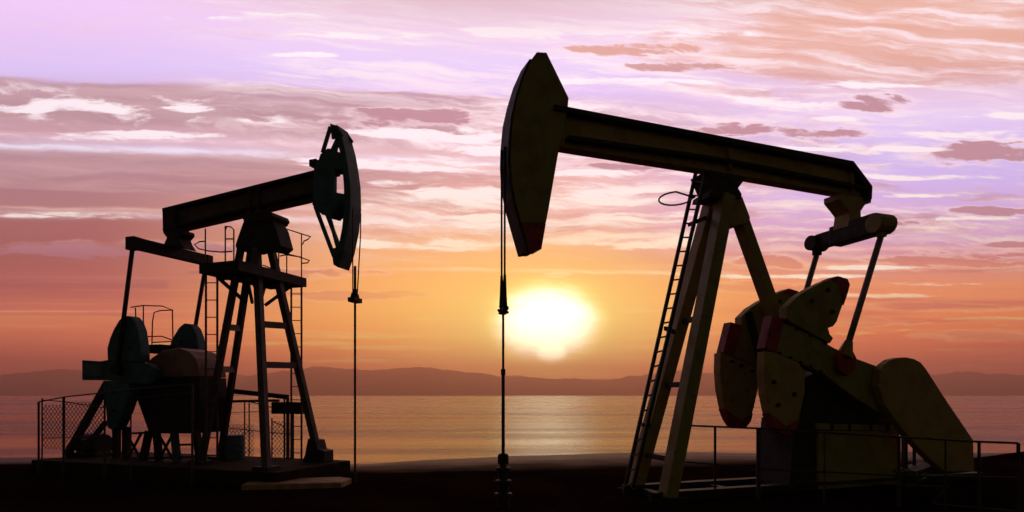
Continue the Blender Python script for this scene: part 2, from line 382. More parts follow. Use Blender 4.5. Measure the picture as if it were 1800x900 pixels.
soil = mixc(sm(nb_, 0.5, 0.72)*0.5, soil, (0.026,0.012,0.007,1))
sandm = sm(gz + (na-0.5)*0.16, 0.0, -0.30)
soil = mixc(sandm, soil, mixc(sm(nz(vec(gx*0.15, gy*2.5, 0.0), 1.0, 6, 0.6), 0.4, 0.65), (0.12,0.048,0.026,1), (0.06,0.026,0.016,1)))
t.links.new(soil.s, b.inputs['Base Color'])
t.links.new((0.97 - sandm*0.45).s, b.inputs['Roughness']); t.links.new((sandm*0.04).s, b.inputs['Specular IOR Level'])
bp = t.nodes.new('ShaderNodeBump'); bp.inputs['Strength'].default_value = 0.6; bp.inputs['Distance'].default_value = 0.05
t.links.new((nz(o_, 3.0, 10, 0.7)).s, bp.inputs['Height']); t.links.new(bp.outputs[0], b.inputs['Normal'])
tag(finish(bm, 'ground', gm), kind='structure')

# ---------------------------------------------------------------- the sea: one still sheet to the horizon
wm = bpy.data.materials.new('still_sea'); wm.use_nodes = True; t = wm.node_tree; E.nt = t
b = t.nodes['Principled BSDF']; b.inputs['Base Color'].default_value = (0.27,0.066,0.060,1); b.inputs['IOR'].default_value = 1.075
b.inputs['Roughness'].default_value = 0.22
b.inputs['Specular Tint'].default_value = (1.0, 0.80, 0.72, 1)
tcn = t.nodes.new('ShaderNodeTexCoord'); s_ = t.nodes.new('ShaderNodeSeparateXYZ'); t.links.new(tcn.outputs['Object'], s_.inputs[0])
wx = E(s_.outputs[0]); wy = E(s_.outputs[1])
ly = E._m('LOGARITHM', emax(wy, 5.0), 2.718)
streak = nz(vec(wx/emax(wy, 5.0)*0.9, ly*5.5, 0.0), 1.0, 4, 0.55)        # bands of calm and ruffled water, narrower with distance
rip = nz(vec(wx*0.45, wy*1.1, 2.0), 1.0, 4, 0.55)
t.links.new((sm(streak, 0.34, 0.66)*0.18 + 0.11).s, b.inputs['Roughness'])
bp = t.nodes.new('ShaderNodeBump'); bp.inputs['Strength'].default_value = 0.22; bp.inputs['Distance'].default_value = 0.07
t.links.new(rip.s, bp.inputs['Height']); t.links.new(bp.outputs[0], b.inputs['Normal'])
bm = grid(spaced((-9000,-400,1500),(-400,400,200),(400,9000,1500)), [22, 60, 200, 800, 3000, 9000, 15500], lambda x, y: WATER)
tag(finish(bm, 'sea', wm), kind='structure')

# ---------------------------------------------------------------- far mountains
mm = mat('bare_mountain', (0.10, 0.06, 0.05), 0.95, 0, 0.4, 0.002, 0.0)
def ridge(name, Yd, prof, depth, seed):
    xs = [(px-900)/FOC*Yd for px in range(-300, 2101, 6)]
    def hgt(px):
        for (a, ha), (b, hb) in zip(prof, prof[1:]):
            if a <= px <= b:
                t = (px-a)/(b-a); t = t*t*(3-2*t); return ha+(hb-ha)*t
        return prof[-1][1]
    ys = [Yd - depth*(1-k/8) for k in range(9)] + [Yd + depth*k/3 for k in range(1, 4)]
    bm = bmesh.new(); rows = []
    for y in ys:
        r = []
        q = max(0.0, 1-abs(y-Yd)/depth)
        for x in xs:
            px = x/Yd*FOC+900
            h = hgt(px)*Yd/FOC
            h *= 1 + 0.07*noise.noise(Vector((px*0.02, seed, 0))) + 0.05*noise.noise(Vector((px*0.07, seed, 3))) + 0.035*noise.noise(Vector((px*0.19, seed, 8)))
            e = 0 if q >= 1 else noise.fractal(Vector((x*0.0016, y*0.0016, seed)), 1.0, 2.0, 4)*60*q
            r.append(bm.verts.new((x, y, WATER - 2 + (h*q**0.8 + e*min(1, 3*q*(1-q)))) ))
        rows.append(r)
    for a, b in zip(rows, rows[1:]):
        for i in range(len(xs)-1): bm.faces.new((a[i], a[i+1], b[i+1], b[i]))
    tag(finish(bm, name, mm), kind='structure')
ridge('hills', 10500, [(-300,28),(0,36),(95,46),(180,42),(260,30),(330,33),(420,32),(500,44),(560,51),(640,45),(745,50),(840,40),(900,32),(1000,30),(1060,26),(1120,36),(1200,44),(1290,34),(1400,30),(1500,34),(1600,32),(1660,38),(1700,43),(1760,38),(1800,36),(2100,28)], 1500, 1.0)
ridge('hills', 13500, [(-300,40),(0,30),(150,34),(300,42),(420,36),(600,38),(760,40),(880,36),(980,28),(1120,30),(1250,40),(1350,44),(1480,38),(1620,30),(1750,30),(2100,40)], 1500, 5.0)
# ---------------------------------------------------------------- sea haze
bm = bmesh.new(); mb = MB(); mb.bm.free(); mb.bm = bm
mb.box((-11000, -450, -40), (11000, 15800, 720))
hm = bpy.data.materials.new('haze_air'); hm.use_nodes = True; t = hm.node_tree; t.nodes.clear()
pv = t.nodes.new('ShaderNodeVolumePrincipled'); ou = t.nodes.new('ShaderNodeOutputMaterial'); t.links.new(pv.outputs[0], ou.inputs['Volume'])
pv.inputs['Density'].default_value = 0.00015; pv.inputs['Color'].default_value = (1.0,0.54,0.40,1); pv.inputs['Anisotropy'].default_value = 0.75
tag(mb.build('haze', hm), kind='stuff')

# ---------------------------------------------------------------- frames: a vertical working plane of a machine
class Frame:
    """origin O on the ground, local x turned by rz; lat = distance to the side that faces the lens (near > 0).
    at() gives the local point of that side plane that a measured bearing hits"""
    def __init__(s, O, rz, sgn): s.O = Vector((O[0], O[1], 0)); s.rz = rz; s.sgn = sgn; s.ex = Vector((math.cos(rz), math.sin(rz), 0)); s.ey = Vector((-math.sin(rz), math.cos(rz), 0))
    def at(s, px, py, lat=0.0):
        d = Vector(((px-900)/FOC, 1.0, (HZ-py)/FOC)); c = Vector((0, 0, EYE))
        t = (s.sgn*lat - (c-s.O).dot(s.ey))/d.dot(s.ey)
        p = c + d*t - s.O
        return Vector((p.dot(s.ex), s.sgn*lat, p.z))
    def poly(s, pts, ref): return [(v.x, v.z) for v in (s.at(x, y, ref) for x, y in pts)]
    def prism(s, mb, pts, ref, l0, l1): return mb.prism(s.poly(pts, ref), s.sgn*l0, s.sgn*l1)
    def strip(s, mb, pts, ref, l0, l1, th):
        """a plate that follows pts, th thick downwards (th > 0) or upwards"""
        v = [s.at(x, y, ref) for x, y in pts]
        P = [(p.x, p.z) for p in v] + [(p.x, p.z-th) for p in v[::-1]]
        return mb.prism(P, s.sgn*l0, s.sgn*l1)
def lerp(a, b, t): return a + (b-a)*t
def holed(mb, outer, holes, y0, y1):
    """flat plate of (x,z) outline with round holes right through"""
    bm = mb.bm
    for y in (y0, y1):
        es = []
        for loop in [outer] + holes:
            v = [bm.verts.new((x, y, z)) for x, z in loop]
            es += [bm.edges.new((v[i], v[(i+1)%len(v)])) for i in range(len(v))]
        bmesh.ops.triangle_fill(bm, edges=es, use_beauty=True)
    for loop in [outer] + holes:
        n = len(loop); a = [bm.verts.new((x, y0, z)) for x, z in loop]; b = [bm.verts.new((x, y1, z)) for x, z in loop]
        for i in range(n): bm.faces.new((a[i], a[(i+1)%n], b[(i+1)%n], b[i]))
    bmesh.ops.remove_doubles(bm, verts=bm.verts, dist=0.0005)
def circ(c, r, n=12): return [(c[0]+r*math.cos(2*math.pi*k/n), c[1]+r*math.sin(2*math.pi*k/n)) for k in range(n)]
def tubey(mb, c, r, y0, y1, n=16):
    return mb.tube([(c[0], y0, c[1]), (c[0], y1, c[1])], r, n)

# ================================================================ right pumpjack (olive)
R = Frame(((1275-900)/FOC*14.8, 14.8), math.radians(200), 1)
rj = empty('pumpjack', R.O, R.rz)
tag(rj, 'olive pumpjack on the right with a solid red tipped horsehead', 'pumpjack', 'pumpjacks by the sea')
# walking beam: web and flanges
mb = MB()
R.prism(mb, [(975,185),(1001,189),(1500,286),(1529,324),(1529,348),(1470,338),(1240,298),(975,256)], .16, -.16, .16)
wb = mb.build('walking_beam', M['ochre'], rj, .012)
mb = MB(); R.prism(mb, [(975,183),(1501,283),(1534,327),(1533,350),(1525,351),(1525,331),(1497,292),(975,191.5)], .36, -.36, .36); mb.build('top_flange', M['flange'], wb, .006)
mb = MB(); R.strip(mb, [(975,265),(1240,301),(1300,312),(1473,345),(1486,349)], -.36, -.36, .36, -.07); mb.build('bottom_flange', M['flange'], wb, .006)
for px, y0, y1 in ((1277,262,300),(1492,290,340)):
    a = R.at(px, y0, .16); b = R.at(px+2, y1, .16); mb = MB(); mb.bar((a.x,.22,a.z), (b.x,.22,b.z), .05, .12, Vector((0,1,0))); mb.build('stiffener', M['ochre'], wb)
# horsehead
mb = MB()
R.prism(mb, [(944,91),(961,92),(1000,172),(998.5,189),(990,232),(981,273),(965,366),(960,392),(917,392),(906,352),(900,316),(898,280),(899,247),(903,205),(911,170),(922,134),(936,103)], .3, -.2, .3)
hh = mb.build('horsehead', M['olive'], rj, .015)
mb = MB(); R.prism(mb, [(917,392.5),(960,392.5),(952,438),(943,438),(942,442),(931,442)], .3, -.2, .3)
mb.build('red_tip', M['red'], hh, .01)
mb = MB()      # wearing strip down the curved face, a little wider than the head
arc = [(936,103),(922,134),(911,170),(903,205),(899,247),(898,280),(900,316),(906,352),(917,392),(931,442)]
v = R.poly(arc, .3); mb.prism(v + [(x+.05, z) for x, z in v[::-1]], -.24, .27)
mb.build('face_plate', M['black'], hh)
# bridle
xt = R.at(898, 280, .3).x + .06
def ztop(py): return R.at(890, py, 0).z
for la in (.1, -.1):
    mb = MB(); mb.tube([(xt, la, ztop(262)), (xt, la*.95, ztop(488))], .022, 8); c_ = mb.build('bridle_cable', M['rubber'], rj)
    mb = MB(); mb.tube([(xt, la, ztop(484)), (xt, la*.9, ztop(520)), (xt, la*.85, ztop(540))], .028, 10, r1=.062); mb.build('cable_socket', M['black'], c_)
mb = MB()
mb.bar((xt-.02, -.20, ztop(548)), (xt+.02, .24, ztop(544)), .11, .07)
mb.tube([(xt, 0, ztop(528)), (xt, 0, ztop(553))], .075, 12)
mb.tube([(xt-.12, -.02, ztop(549)), (xt+.12, .02, ztop(546))], .03, 8)
for la in (.16, -.14): mb.tube([(xt, la, ztop(546)), (xt, la*1.25, ztop(538)), (xt, la*1.1, ztop(531)), (xt, la*.75, ztop(528))], .02, 6)
mb.build('carrier_bar', M['black'], rj, .006)
mb = MB(); mb.tube([(xt,0,ztop(545)), (xt,0,ztop(812))], .026, 10)
mb.tube([(xt,0,ztop(652)), (xt,0,ztop(800))], .036, 10); mb.tube([(xt,0,ztop(649)), (xt,0,ztop(659))], .05, 10)
mb.build('polished_rod', M['steel'], rj)
# well head under it
wx_, wy_ = (R.O + R.ex*xt).x, (R.O + R.ex*xt).y
def wellhead(x, y, h, label, s=1.0):
    t_ = empty('wellhead', (x, y, 0)); tag(t_, label, 'wellhead')
    g0 = gh(x, y) - .15
    m = MB(); m.lathe([(.17*s,g0),(.17*s,.2*h),(.24*s,.2*h),(.24*s,.26*h),(.15*s,.27*h),(.15*s,.42*h),(.22*s,.43*h),(.22*s,.5*h),(.12*s,.52*h),(.12*s,.66*h),(.2*s,.67*h),(.2*s,.74*h),(.09*s,.76*h),(.09*s,.8*h)], (0,0,0), 20); m.build('casing_head', M['black'], t_, .005)
    m = MB(); m.lathe([(.10*s,.8*h),(.145*s,.81*h),(.145*s,.97*h),(.10*s,1.0*h)], (0,0,0), 12); m.build('stuffing_box', M['black'], t_, .01)
    m = MB(); m.tube([(-.10*s,0,.46*h),(-.27*s,0,.46*h)], .05*s, 10); m.tube([(-.22*s,0,.46*h),(-.22*s,0,.56*h)], .016*s, 8); m.build('valve', M['black'], t_)
    return t_
wellhead(wx_, wy_, ztop(797), 'black wellhead with a stuffing box standing alone on the dark shore', .78)
# samson post
tn = R.at(1276,345,.24); fn = R.at(1173,876,.66)
def leg(a, b, w, name='leg', m='olive', rt=rj, h=None):
    q = MB(); q.bar(a, b, w, h or w, Vector((1,0,0.001))); return q.build(name, M[m], rt, .012)
ff = Vector((fn.x+.03, -.66, fn.z)); tf = Vector((tn.x, -.24, tn.z))
leg(tn, fn, .34, 'front_leg', 'olive', h=.30); leg(tf, ff, .34, 'front_leg', 'ochre', h=.30)
for k in (.42, .64, .88):
    a = lerp(tn, fn, k); b = lerp(tf, ff, k); q = MB(); q.bar(a, b, .10, .12); q.build('cross_bar', M['steel'], rj)
q = MB(); q.bar(R.at(1296,372,0), R.at(1464,846,0), .34, .24, Vector((1,0,0))); q.build('rear_leg', M['olive'], rj, .012)
q = MB(); R.prism(q, [(1268,347),(1302,347),(1316,384),(1313,392),(1288,399),(1276,394),(1262,360)], .2, -.26, .26)
q.build('leg_cap', M['ochre'], rj, .012)
q = MB(); R.prism(q, [(1242,300),(1312,311),(1304,322),(1297,331),(1303,341),(1303,349),(1245,347),(1247,338),(1256,332),(1250,318)], .3, -.32, .32)
sb = q.build('saddle_bearing', M['black'], rj, .015)
for dx_, dy_ in ((-9,-8),(6,-5),(-8,6),(7,7)):
    c = R.at(1279+dx_, 318+dy_, .32); q = MB(); tubey(q, (c.x, c.z), .035, .32, .36, 6); q.build('bolt', M['steel'], sb)
# ladder
q = MB()
ra, rb, rc, rd = R.at(1240,306,.2), R.at(1112,858,.2), R.at(1223,304,-.2), R.at(1097,866,-.2)
la_ = [q.bar(ra, rb, .055, .075, Vector((1,0,0))), q.bar(rc, rd, .055, .075, Vector((1,0,0)))]
ld = q.build('ladder', M['black'], rj)
N = 22
for k in range(N):
    t = (k+.6)/N; q = MB(); q.tube([lerp(ra, rb, t), lerp(rc, rd, t)], .021, 6); q.build('rung', M['steel'], ld)
for t, e in ((.168, R.at(1240,383,-.1)), (.50, lerp(tf, ff, .46)), (.8, lerp(tf, ff, .78))):
    q = MB(); q.bar(lerp(lerp(ra,rb,t), lerp(rc,rd,t), .5), e, .07, .09); q.build('ladder_bracket', M['steel'], ld)
hc = R.at(1188,349,0); q = MB()
q.tube([(hc.x + .40*math.cos(a), .34*math.sin(a), hc.z + .05*math.sin(a)) for a in [math.radians(140 + k*20) for k in range(0,15)]] + [(hc.x-.36, .2, hc.z)], .020, 6)
q.tube([(hc.x + .40*math.cos(math.radians(140)), .34*math.sin(math.radians(140)), hc.z+.03), (hc.x-.38, .2, hc.z+.02)], .02, 6)
q.build('safety_hoop', M['steel'], rj)
# equalizer
q = MB(); R.prism(q, [(1474,340),(1531,350),(1530,357),(1521,358),(1512,372),(1514,394),(1490,398),(1493,374),(1484,362),(1474,350)], .22, -.24, .24); q.build('tail_bearing', M['ochre'], rj, .012)
en = R.at(1549,392,.98); ef = R.at(1437,427,-.98); ef.x = en.x*.6+ef.x*.4; en2 = en.copy()
q = MB(); q.bar(lerp(en, ef, .02), lerp(en, ef, .70), .42, .50); q.bar(lerp(en,ef,.68), lerp(en,ef,.97), .32, .38)
q.build('equalizer_beam', M['black'], rj, .04)
for e, s_r in ((en, .24), (ef, .20)):
    q = MB(); q.tube([e + Vector((-.26,0,-.02)), e + Vector((.26,0,-.02))], s_r, 14); q.bar(e + Vector((0,0,-.1)), e + Vector((0,0,-.34)), .16, .2, Vector((1,0,0)))
    q.build('equalizer_bearing', M['olive'] if e is en else M['black'], rj, .015)
q = MB(); e = en + Vector((-.2,.02,.02)); q.box((e.x-.16, e.y-.08, e.z-.06), (e.x+.02, e.y+.12, e.z+.08)); q.build('grease_fitting', M['black'], rj)
# cranks with their counterweights: the same set on both sides of the gearbox
pin = R.at(1478,636,.95)
arm_px = [(1344,612),(1357,556),(1386,566),(1467,612),(1507,631),(1553,648),(1582,672),(1590,705),(1576,738),(1540,722),(1500,697),(1453,661),(1400,636),(1357,617)]
up_px = [(1380,540),(1398,522),(1418,509),(1444,496),(1468,487),(1484,492),(1488,501),(1484,516),(1467,566),(1461,574),(1452,577),(1455,588),(1461,595),(1455,604),(1386,567),(1380,560)]
lo_px = [(1341,618),(1357,619),(1400,638),(1411,655),(1411,688),(1404,722),(1396,750),(1388,760),(1378,763),(1366,759),(1358,746),(1349,722),(1343,692),(1340,655)]
for sd_ in (1, -1):
    l0, l1 = (.72, .95) if sd_ > 0 else (-.68, -.45)
    q = MB(); q.prism(R.poly(arm_px, .95), l0, l1); arm = q.build('crank_arm', M['olive'], rj, .012)
    q = MB(); v = R.poly([(1343,612),(1357,554),(1379,561),(1363,619)], .95); q.prism(v, l0-.02, l1+.02); q.build('red_arm_end', M['red'], arm, .01)
    for pl, hl, rd_ in ((up_px, [(1450,511),(1422,530),(1458,549)], [(1455,491.5),(1468,486.2),(1485,491.5),(1489,501),(1485,516.5),(1478,537),(1470,500)]), (lo_px, [(1355.5,672),(1363,712),(1391,693)], [(1350,727),(1357.5,747),(1365.5,760),(1378,764.3),(1389,761),(1397,750.5),(1401,735),(1378,749)])):
        a0, a1 = (l0+.04, l1+.07) if sd_ > 0 else (l0-.07, l1-.04)
        P = R.poly(pl, .95)
        dz_ = 0 if sd_ > 0 else (-.05 if pl is up_px else .07)
        P = [(x, z+dz_) for x, z in P]
        q = MB(); hp = R.poly(hl, .95)
        if pl is lo_px and sd_ < 0: holed(q, P, [circ((x, z+dz_), .045) for x, z in hp], a0, a1)
        else: q.prism(P, a0, a1)
        w = q.build('counterweight', M['olive'] if pl is up_px else M['ochre'], rj, .02)
        if not (pl is lo_px and sd_ < 0):
            for x, z in hp:
                q = MB(); tubey(q, (x, z+dz_), .055, a1, a1+.045, 6); q.build('bolt', M['black'], w)
        q = MB(); q.prism([(x, z+dz_) for x, z in R.poly(rd_, .95)], a0-.01, a1+.012); q.build('red_edge', M['red'], w)
        for x, z in R.poly([(1400,577),(1425,590),(1450,603)] if pl is up_px else [(1360,630),(1378,638),(1398,648)], .95):
            q = MB(); tubey(q, (x, z), .04, l0-.03, l1+.05, 6); q.build('clamp_bolt', M['black'], arm)
    q = MB(); y = .95 if sd_ > 0 else -.68; q.prism(R.poly([(1463,628),(1472,616),(1488,614),(1496,630),(1494,650),(1480,661),(1466,652)], .95), min(y, y+.16*sd_), max(y, y+.16*sd_)); q.build('crank_pin', M['red'], rj, .02)
    e = en if sd_ > 0 else ef
    a = e + Vector((0,0,-.3)); b = Vector((pin.x, 1.04 if sd_ > 0 else -.78, pin.z+.1))
    q = MB(); q.tube([a, b], .075, 12); pm = q.build('pitman_arm', M['rod'], rj, 0, True)
    q = MB(); q.tube([lerp(a,b,.87), lerp(a,b,.93), lerp(a,b,1.0)], .09, 10, r1=.19); q.build('pitman_foot', M['olive'], pm, .01)
# gearbox, pedestal
q = MB(); R.prism(q, [(1408,668),(1440,652),(1490,655),(1530,672),(1566,706),(1582,742),(1583,766),(1440,764),(1398,742),(1402,708)], .5, -.40, .5); gb = q.build('gearbox', M['black'], rj, .03)
sc_ = R.at(1545,690,.5); q = MB(); tubey(q, (sc_.x, sc_.z), .14, -1.0, 1.0, 20); q.build('crank_shaft', M['black'], rj)
q = MB(); R.prism(q, [(1438,757),(1580,757),(1580,868),(1438,868)], .62, -.62, .62); pd = q.build('pedestal', M['olive'], rj, .012)
q = MB(); R.prism(q, [(1434,744),(1580,748),(1583,757),(1434,755)], .66, -.66, .66); q.build('pedestal_ledge', M['olive'], pd)
for px in (1462,1492,1530,1560): a = R.at(px,747,.66); b = R.at(px,757,.66); q = MB(); q.bar((a.x,.68,a.z+.06),(b.x,.68,b.z), .04, .06); q.build('ledge_rib', M['black'], pd)
q = MB(); R.prism(q, [(1398,736),(1437,740),(1437,868),(1386,868)], .56, -.56, .56); q.build('pedestal_shaded_front', M['black'], pd, .01)  # shade on the pedestal's front, built as a black block
q = MB(); q.bar(R.at(1316,548,-.42), R.at(1340,648,-.42), .04, .20, Vector((1,0,0))); q.build('far_arm_side', M['black'], rj)  # dark inner side of the far crank arm, added as a loose bar
for (p_, q_) in (((1372,563),(1457,600)),((1360,620),(1450,660))):
    for sd_ in (1, -1):
        a = R.at(*p_, .95); b = R.at(*q_, .95); y = .955 if sd_ > 0 else -.685; q = MB(); q.bar((a.x,y,a.z),(b.x,y,b.z), .05, .05); bar_ = q.build('seam_strip', M['black'], rj)  # raised dark strip stands in for the seam along the arm
        for k in range(5):
            c = a.lerp(b, (k+.5)/5); q = MB(); tubey(q, (c.x, c.z+.05), .032, y-.03, y+.05, 6); q.build('bolt', M['black'], bar_)
# belt guard, motor
q = MB(); R.prism(q, [(1549,650),(1556,640),(1567,632),(1580,628.5),(1594,628),(1608,631),(1619,637),(1628,648),(1668,710),(1711,773),(1713,829),(1662,829),(1640,812),(1620,792),(1598,768),(1578,744),(1556,712),(1546,680)], 1.2, .98, 1.2); bg = q.build('belt_guard', M['ochre'], rj, .02)
q = MB(); R.prism(q, [(1653,815),(1613,828),(1606,838),(1700,838),(1700,822)], .3, -.3, .29); q.build('motor_base', M['black'], rj)
mc = R.at(1655,805,-.1); q = MB(); q.tube([(mc.x+.35,-.1,.75),(mc.x-.45,-.1,.75)], .3, 18); q.box((mc.x-.3,-.35,.3),(mc.x+.25,.15,.5)); q.build('motor', M['black'], rj)
for px, y0, y1, w in ((1590,770,838,.11),(1607,776,838,.06)):
    a = R.at(px,y0,-.2); b = R.at(px,y1,-.2); q = MB(); q.bar(a, (a.x, a.y, .2), w, w); q.build('rear_post', M['black'], rj)
x0 = fn.x+.35; x1 = R.at(1722,835,.6).x
for y in (.56, -.56):
    q = MB(); q.box((x1, y-.12, -.1), (x0, y+.12, -.06+.06)); q.box((x1, y-.05, .0), (x0, y+.05, .16)); q.box((x1, y-.12, .16), (x0, y+.12, .22)); q.build('skid_beam', M['black'], rj)
for k in range(6):
    x = x0-.4 + (x1-x0+.8)*k/5; q = MB(); q.box((x-.08,-.5,.02),(x+.08,.5,.15)); q.build('skid_cross_member', M['black'], rj)
for y in (.66,-.66): q = MB(); q.box((fn.x-.32, y-.3, -.1),(fn.x+.32, y+.3, .12)); q.build('foot_block', M['concrete'], rj, .02)

# ---------------------------------------------------------------- railing round the right pumpjack
A_ = Vector((4.35, 14.1, 0)); B_ = Vector((9.87, 12.2, 0)); rzf = math.atan2(B_.y-A_.y, B_.x-A_.x)
G = Frame((A_.x, A_.y), rzf, -1)
rl = empty('guard_railing', G.O, rzf); tag(rl, 'thin steel pipe railing in front of the olive pumpjack pedestal', 'railing')
q = MB(); q.tube([G.at(x,y) for x,y in ((1212,748),(1257,750),(1333,753),(1440,760),(1580,768),(1710,776),(1790,779))], .022, 8); q.build('top_rail', M['steel'], rl)
q = MB(); q.tube([G.at(x,y) for x,y in ((1206,812),(1257,816),(1333,824),(1580,836),(1715,838),(1790,840))], .018, 8); q.build('middle_rail', M['steel'], rl)
q = MB(); q.tube([G.at(x,y) for x,y in ((1400,846),(1573,852),(1662,856),(1673,846),(1638,888))], .018, 8); q.build('brace_rail', M['steel'], rl)
q = MB(); q.tube([G.at(x,y) for x,y in ((1640,886),(1721,893),(1790,899))], .02, 8); q.build('bottom_rail', M['steel'], rl)
for px, y0, w in ((1257,750,.028),(1333,753,.045),(1449,760,.02),(1580,768,.035),(1662,773,.018),(1721,776,.03),(1790,779,.034)):
    a = G.at(px, y0); q = MB(); g_ = G.O + G.ex*a.x; q.tube([a, (a.x, 0, gh(g_.x, g_.y)-.1)], w, 8); q.build('post', M['steel'], rl)
# weed at the pedestal
wp = R.O + R.ex*R.at(1600,860,1.3).x + R.ey*1.3
def weed(x, y, label, n, hgt, spread, name='weed'):
    q = MB()
    for k in range(n):
        a = random.uniform(0, 2*math.pi); L = hgt*random.uniform(.5,1); sp_ = spread*random.uniform(.3,1)
        p0 = Vector((random.uniform(-.08,.08), random.uniform(-.08,.08), 0)); d = Vector((math.cos(a), math.sin(a), 0))
        side = Vector((-d.y, d.x, 0)); pts = [p0 + d*sp_*t**1.5 + Vector((0,0,L*(t-.25*t*t*t))) for t in (0,.3,.6,.85,1)]; ws = (.012,.03,.035,.02,.002)
        L_ = [q.bm.verts.new(p - side*w_) for p, w_ in zip(pts, ws)]; R_ = [q.bm.verts.new(p + side*w_ + Vector((0,0,.004))) for p, w_ in zip(pts, ws)]
        for i in range(4): q.bm.faces.new((L_[i], R_[i], R_[i+1], L_[i+1]))
        for j in range(3):
            c = pts[1+j]; b_ = c + side*random.choice((-1,1))*.12 + Vector((0,0,.06)); v = [q.bm.verts.new(z_) for z_ in (c, (c+b_)/2 + Vector((0,0,.03)), b_, (c+b_)/2 - Vector((0,0,.03)))]; q.bm.faces.new(v)
    o = q.build(name, M['weed']); o.location = (x, y, gh(x, y)); tag(o, label, 'weed', 'weeds on the oil field'); return o
weed(wp.x, wp.y, 'spiky dark weed growing against the right pumpjack pedestal', 46, .62, .5)

# ================================================================ left pumpjack (teal and brown)
L = Frame(((455-900)/FOC*17.5, 17.5), math.radians(-20), -1)
lj = empty('pumpjack', L.O, L.rz)
tag(lj, 'smaller teal and brown pumpjack on the left with an openwork horsehead', 'pumpjack', 'pumpjacks by the sea')
PL = .40
q = MB()
L.prism(q, [(287,370),(548,303),(575,297),(578,345),(555,350),(321,404),(287,404)], .10, -.10, .10)
wb = q.build('walking_beam', M['brown'], lj, .01)
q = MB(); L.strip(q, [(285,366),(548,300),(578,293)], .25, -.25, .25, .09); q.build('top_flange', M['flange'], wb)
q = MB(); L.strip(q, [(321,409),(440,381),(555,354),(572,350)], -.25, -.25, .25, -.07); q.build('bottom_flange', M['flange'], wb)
q = MB(); L.prism(q, [(285,367),(307,361),(309,406),(286,405)], .24, -.24, .24); q.build('beam_tail_block', M['black'], wb, .01)
for px, y0, y1 in ((442,333,377),(458,329,373)):
    a = L.at(px,y0,.1); b = L.at(px+1,y1,.1); q = MB(); q.bar((a.x,-.17,a.z),(b.x,-.17,b.z), .04, .13, Vector((0,1,0))); q.build('stiffener', M['brown'], wb)
# horsehead: ribbed, open
outer = [(592,219),(600,240),(606,262),(611,290),(615,320),(616,360),(612,400),(604,440),(594,470)]
inner = [(586,465),(594,437),(601,400),(605,360),(604,325),(601,290),(596,262),(590,246),(582,226)]
q = MB(); L.prism(q, outer+inner, .25, -.25, .25); hh = q.build('horsehead', M['teal'], lj, .01)
for la in (.25, -.20):
    wx0 = 588 if la > 0 else 572
    def pl(pts): 
        q = MB(); q.prism(L.poly(pts, .25), -(la), -(la-.05)); return q
    pl([(552,293),(558,288),(562,276),(568,266),(576,261),(586,262),(601,270),(602,296),(wx0,296),(wx0,338),(606,341),(607,352),(592,366),(578,380),(566,377),(556,368),(549,360)]).build('side_plate', M['teal'], hh)
    pl([(580,217),(592,221),(602,236),(594,248),(588,243),(583,244)]).build('top_plate', M['teal'], hh)
    pl([(582,437),(597,434),(594,470),(586,465)]).build('foot_plate', M['teal'], hh)
    for a, b, w in (((580,222),(566,268),.10),((592,244),(580,270),.09),((553,362),(586,450),.10),((577,376),(594,440),.09),((604,352),(576,376),.10)):
        if la < 0 and a[0] in (592, 577): continue
        p = L.at(*a,.25); r_ = L.at(*b,.25); y = -(la-.025)
        q = MB(); q.bar((p.x,y,p.z),(r_.x,y,r_.z), .05, w, Vector((0,0,1)) if abs(p.x-r_.x) > .5 else Vector((1,0,0))); q.build('strut', M['teal'], hh)
q = MB(); L.prism(q, [(560,290),(572,283),(572,345),(562,352)], .2, -.2, .2); q.build('web_block', M['teal'], hh)
q = MB(); p = L.at(553,290,.1); q.box((p.x-.1,-.2,p.z-.05),(p.x+.12,.2,p.z+.12)); q.tube([(p.x+.05,0,p.z),(p.x+.18,0,p.z+.3)], .05, 8); q.build('head_latch', M['black'], hh)
# bridle
xt2 = L.at(616,352,.25).x - .03
def zl(py): return L.at(622, py, 0).z
for la in (.18, -.18):
    q = MB(); q.tube([(xt2+.055, -la, zl(372)), (xt2+.05, -la, zl(410)), (xt2, -la*.55, zl(519))], .016, 8); q.build('bridle_cable', M['rubber'], lj)
q = MB(); q.box((xt2-.1,-.19,zl(532)),(xt2+.1,.19,zl(524))); q.tube([(xt2,0,zl(531)),(xt2,0,zl(508))], .11, 10, r1=.05)
for la in (.15,-.15): q.tube([(xt2,la,zl(531)),(xt2,la*.8,zl(516))], .06, 8, r1=.03)
q.build('carrier_bar', M['black'], lj, .01)
q = MB(); q.tube([(xt2,0,zl(468)),(xt2,0,zl(530))], .035, 8); q.tube([(xt2,0,zl(530)),(xt2,0,-.15)], .030, 10); q.build('polished_rod', M['steel'], lj)
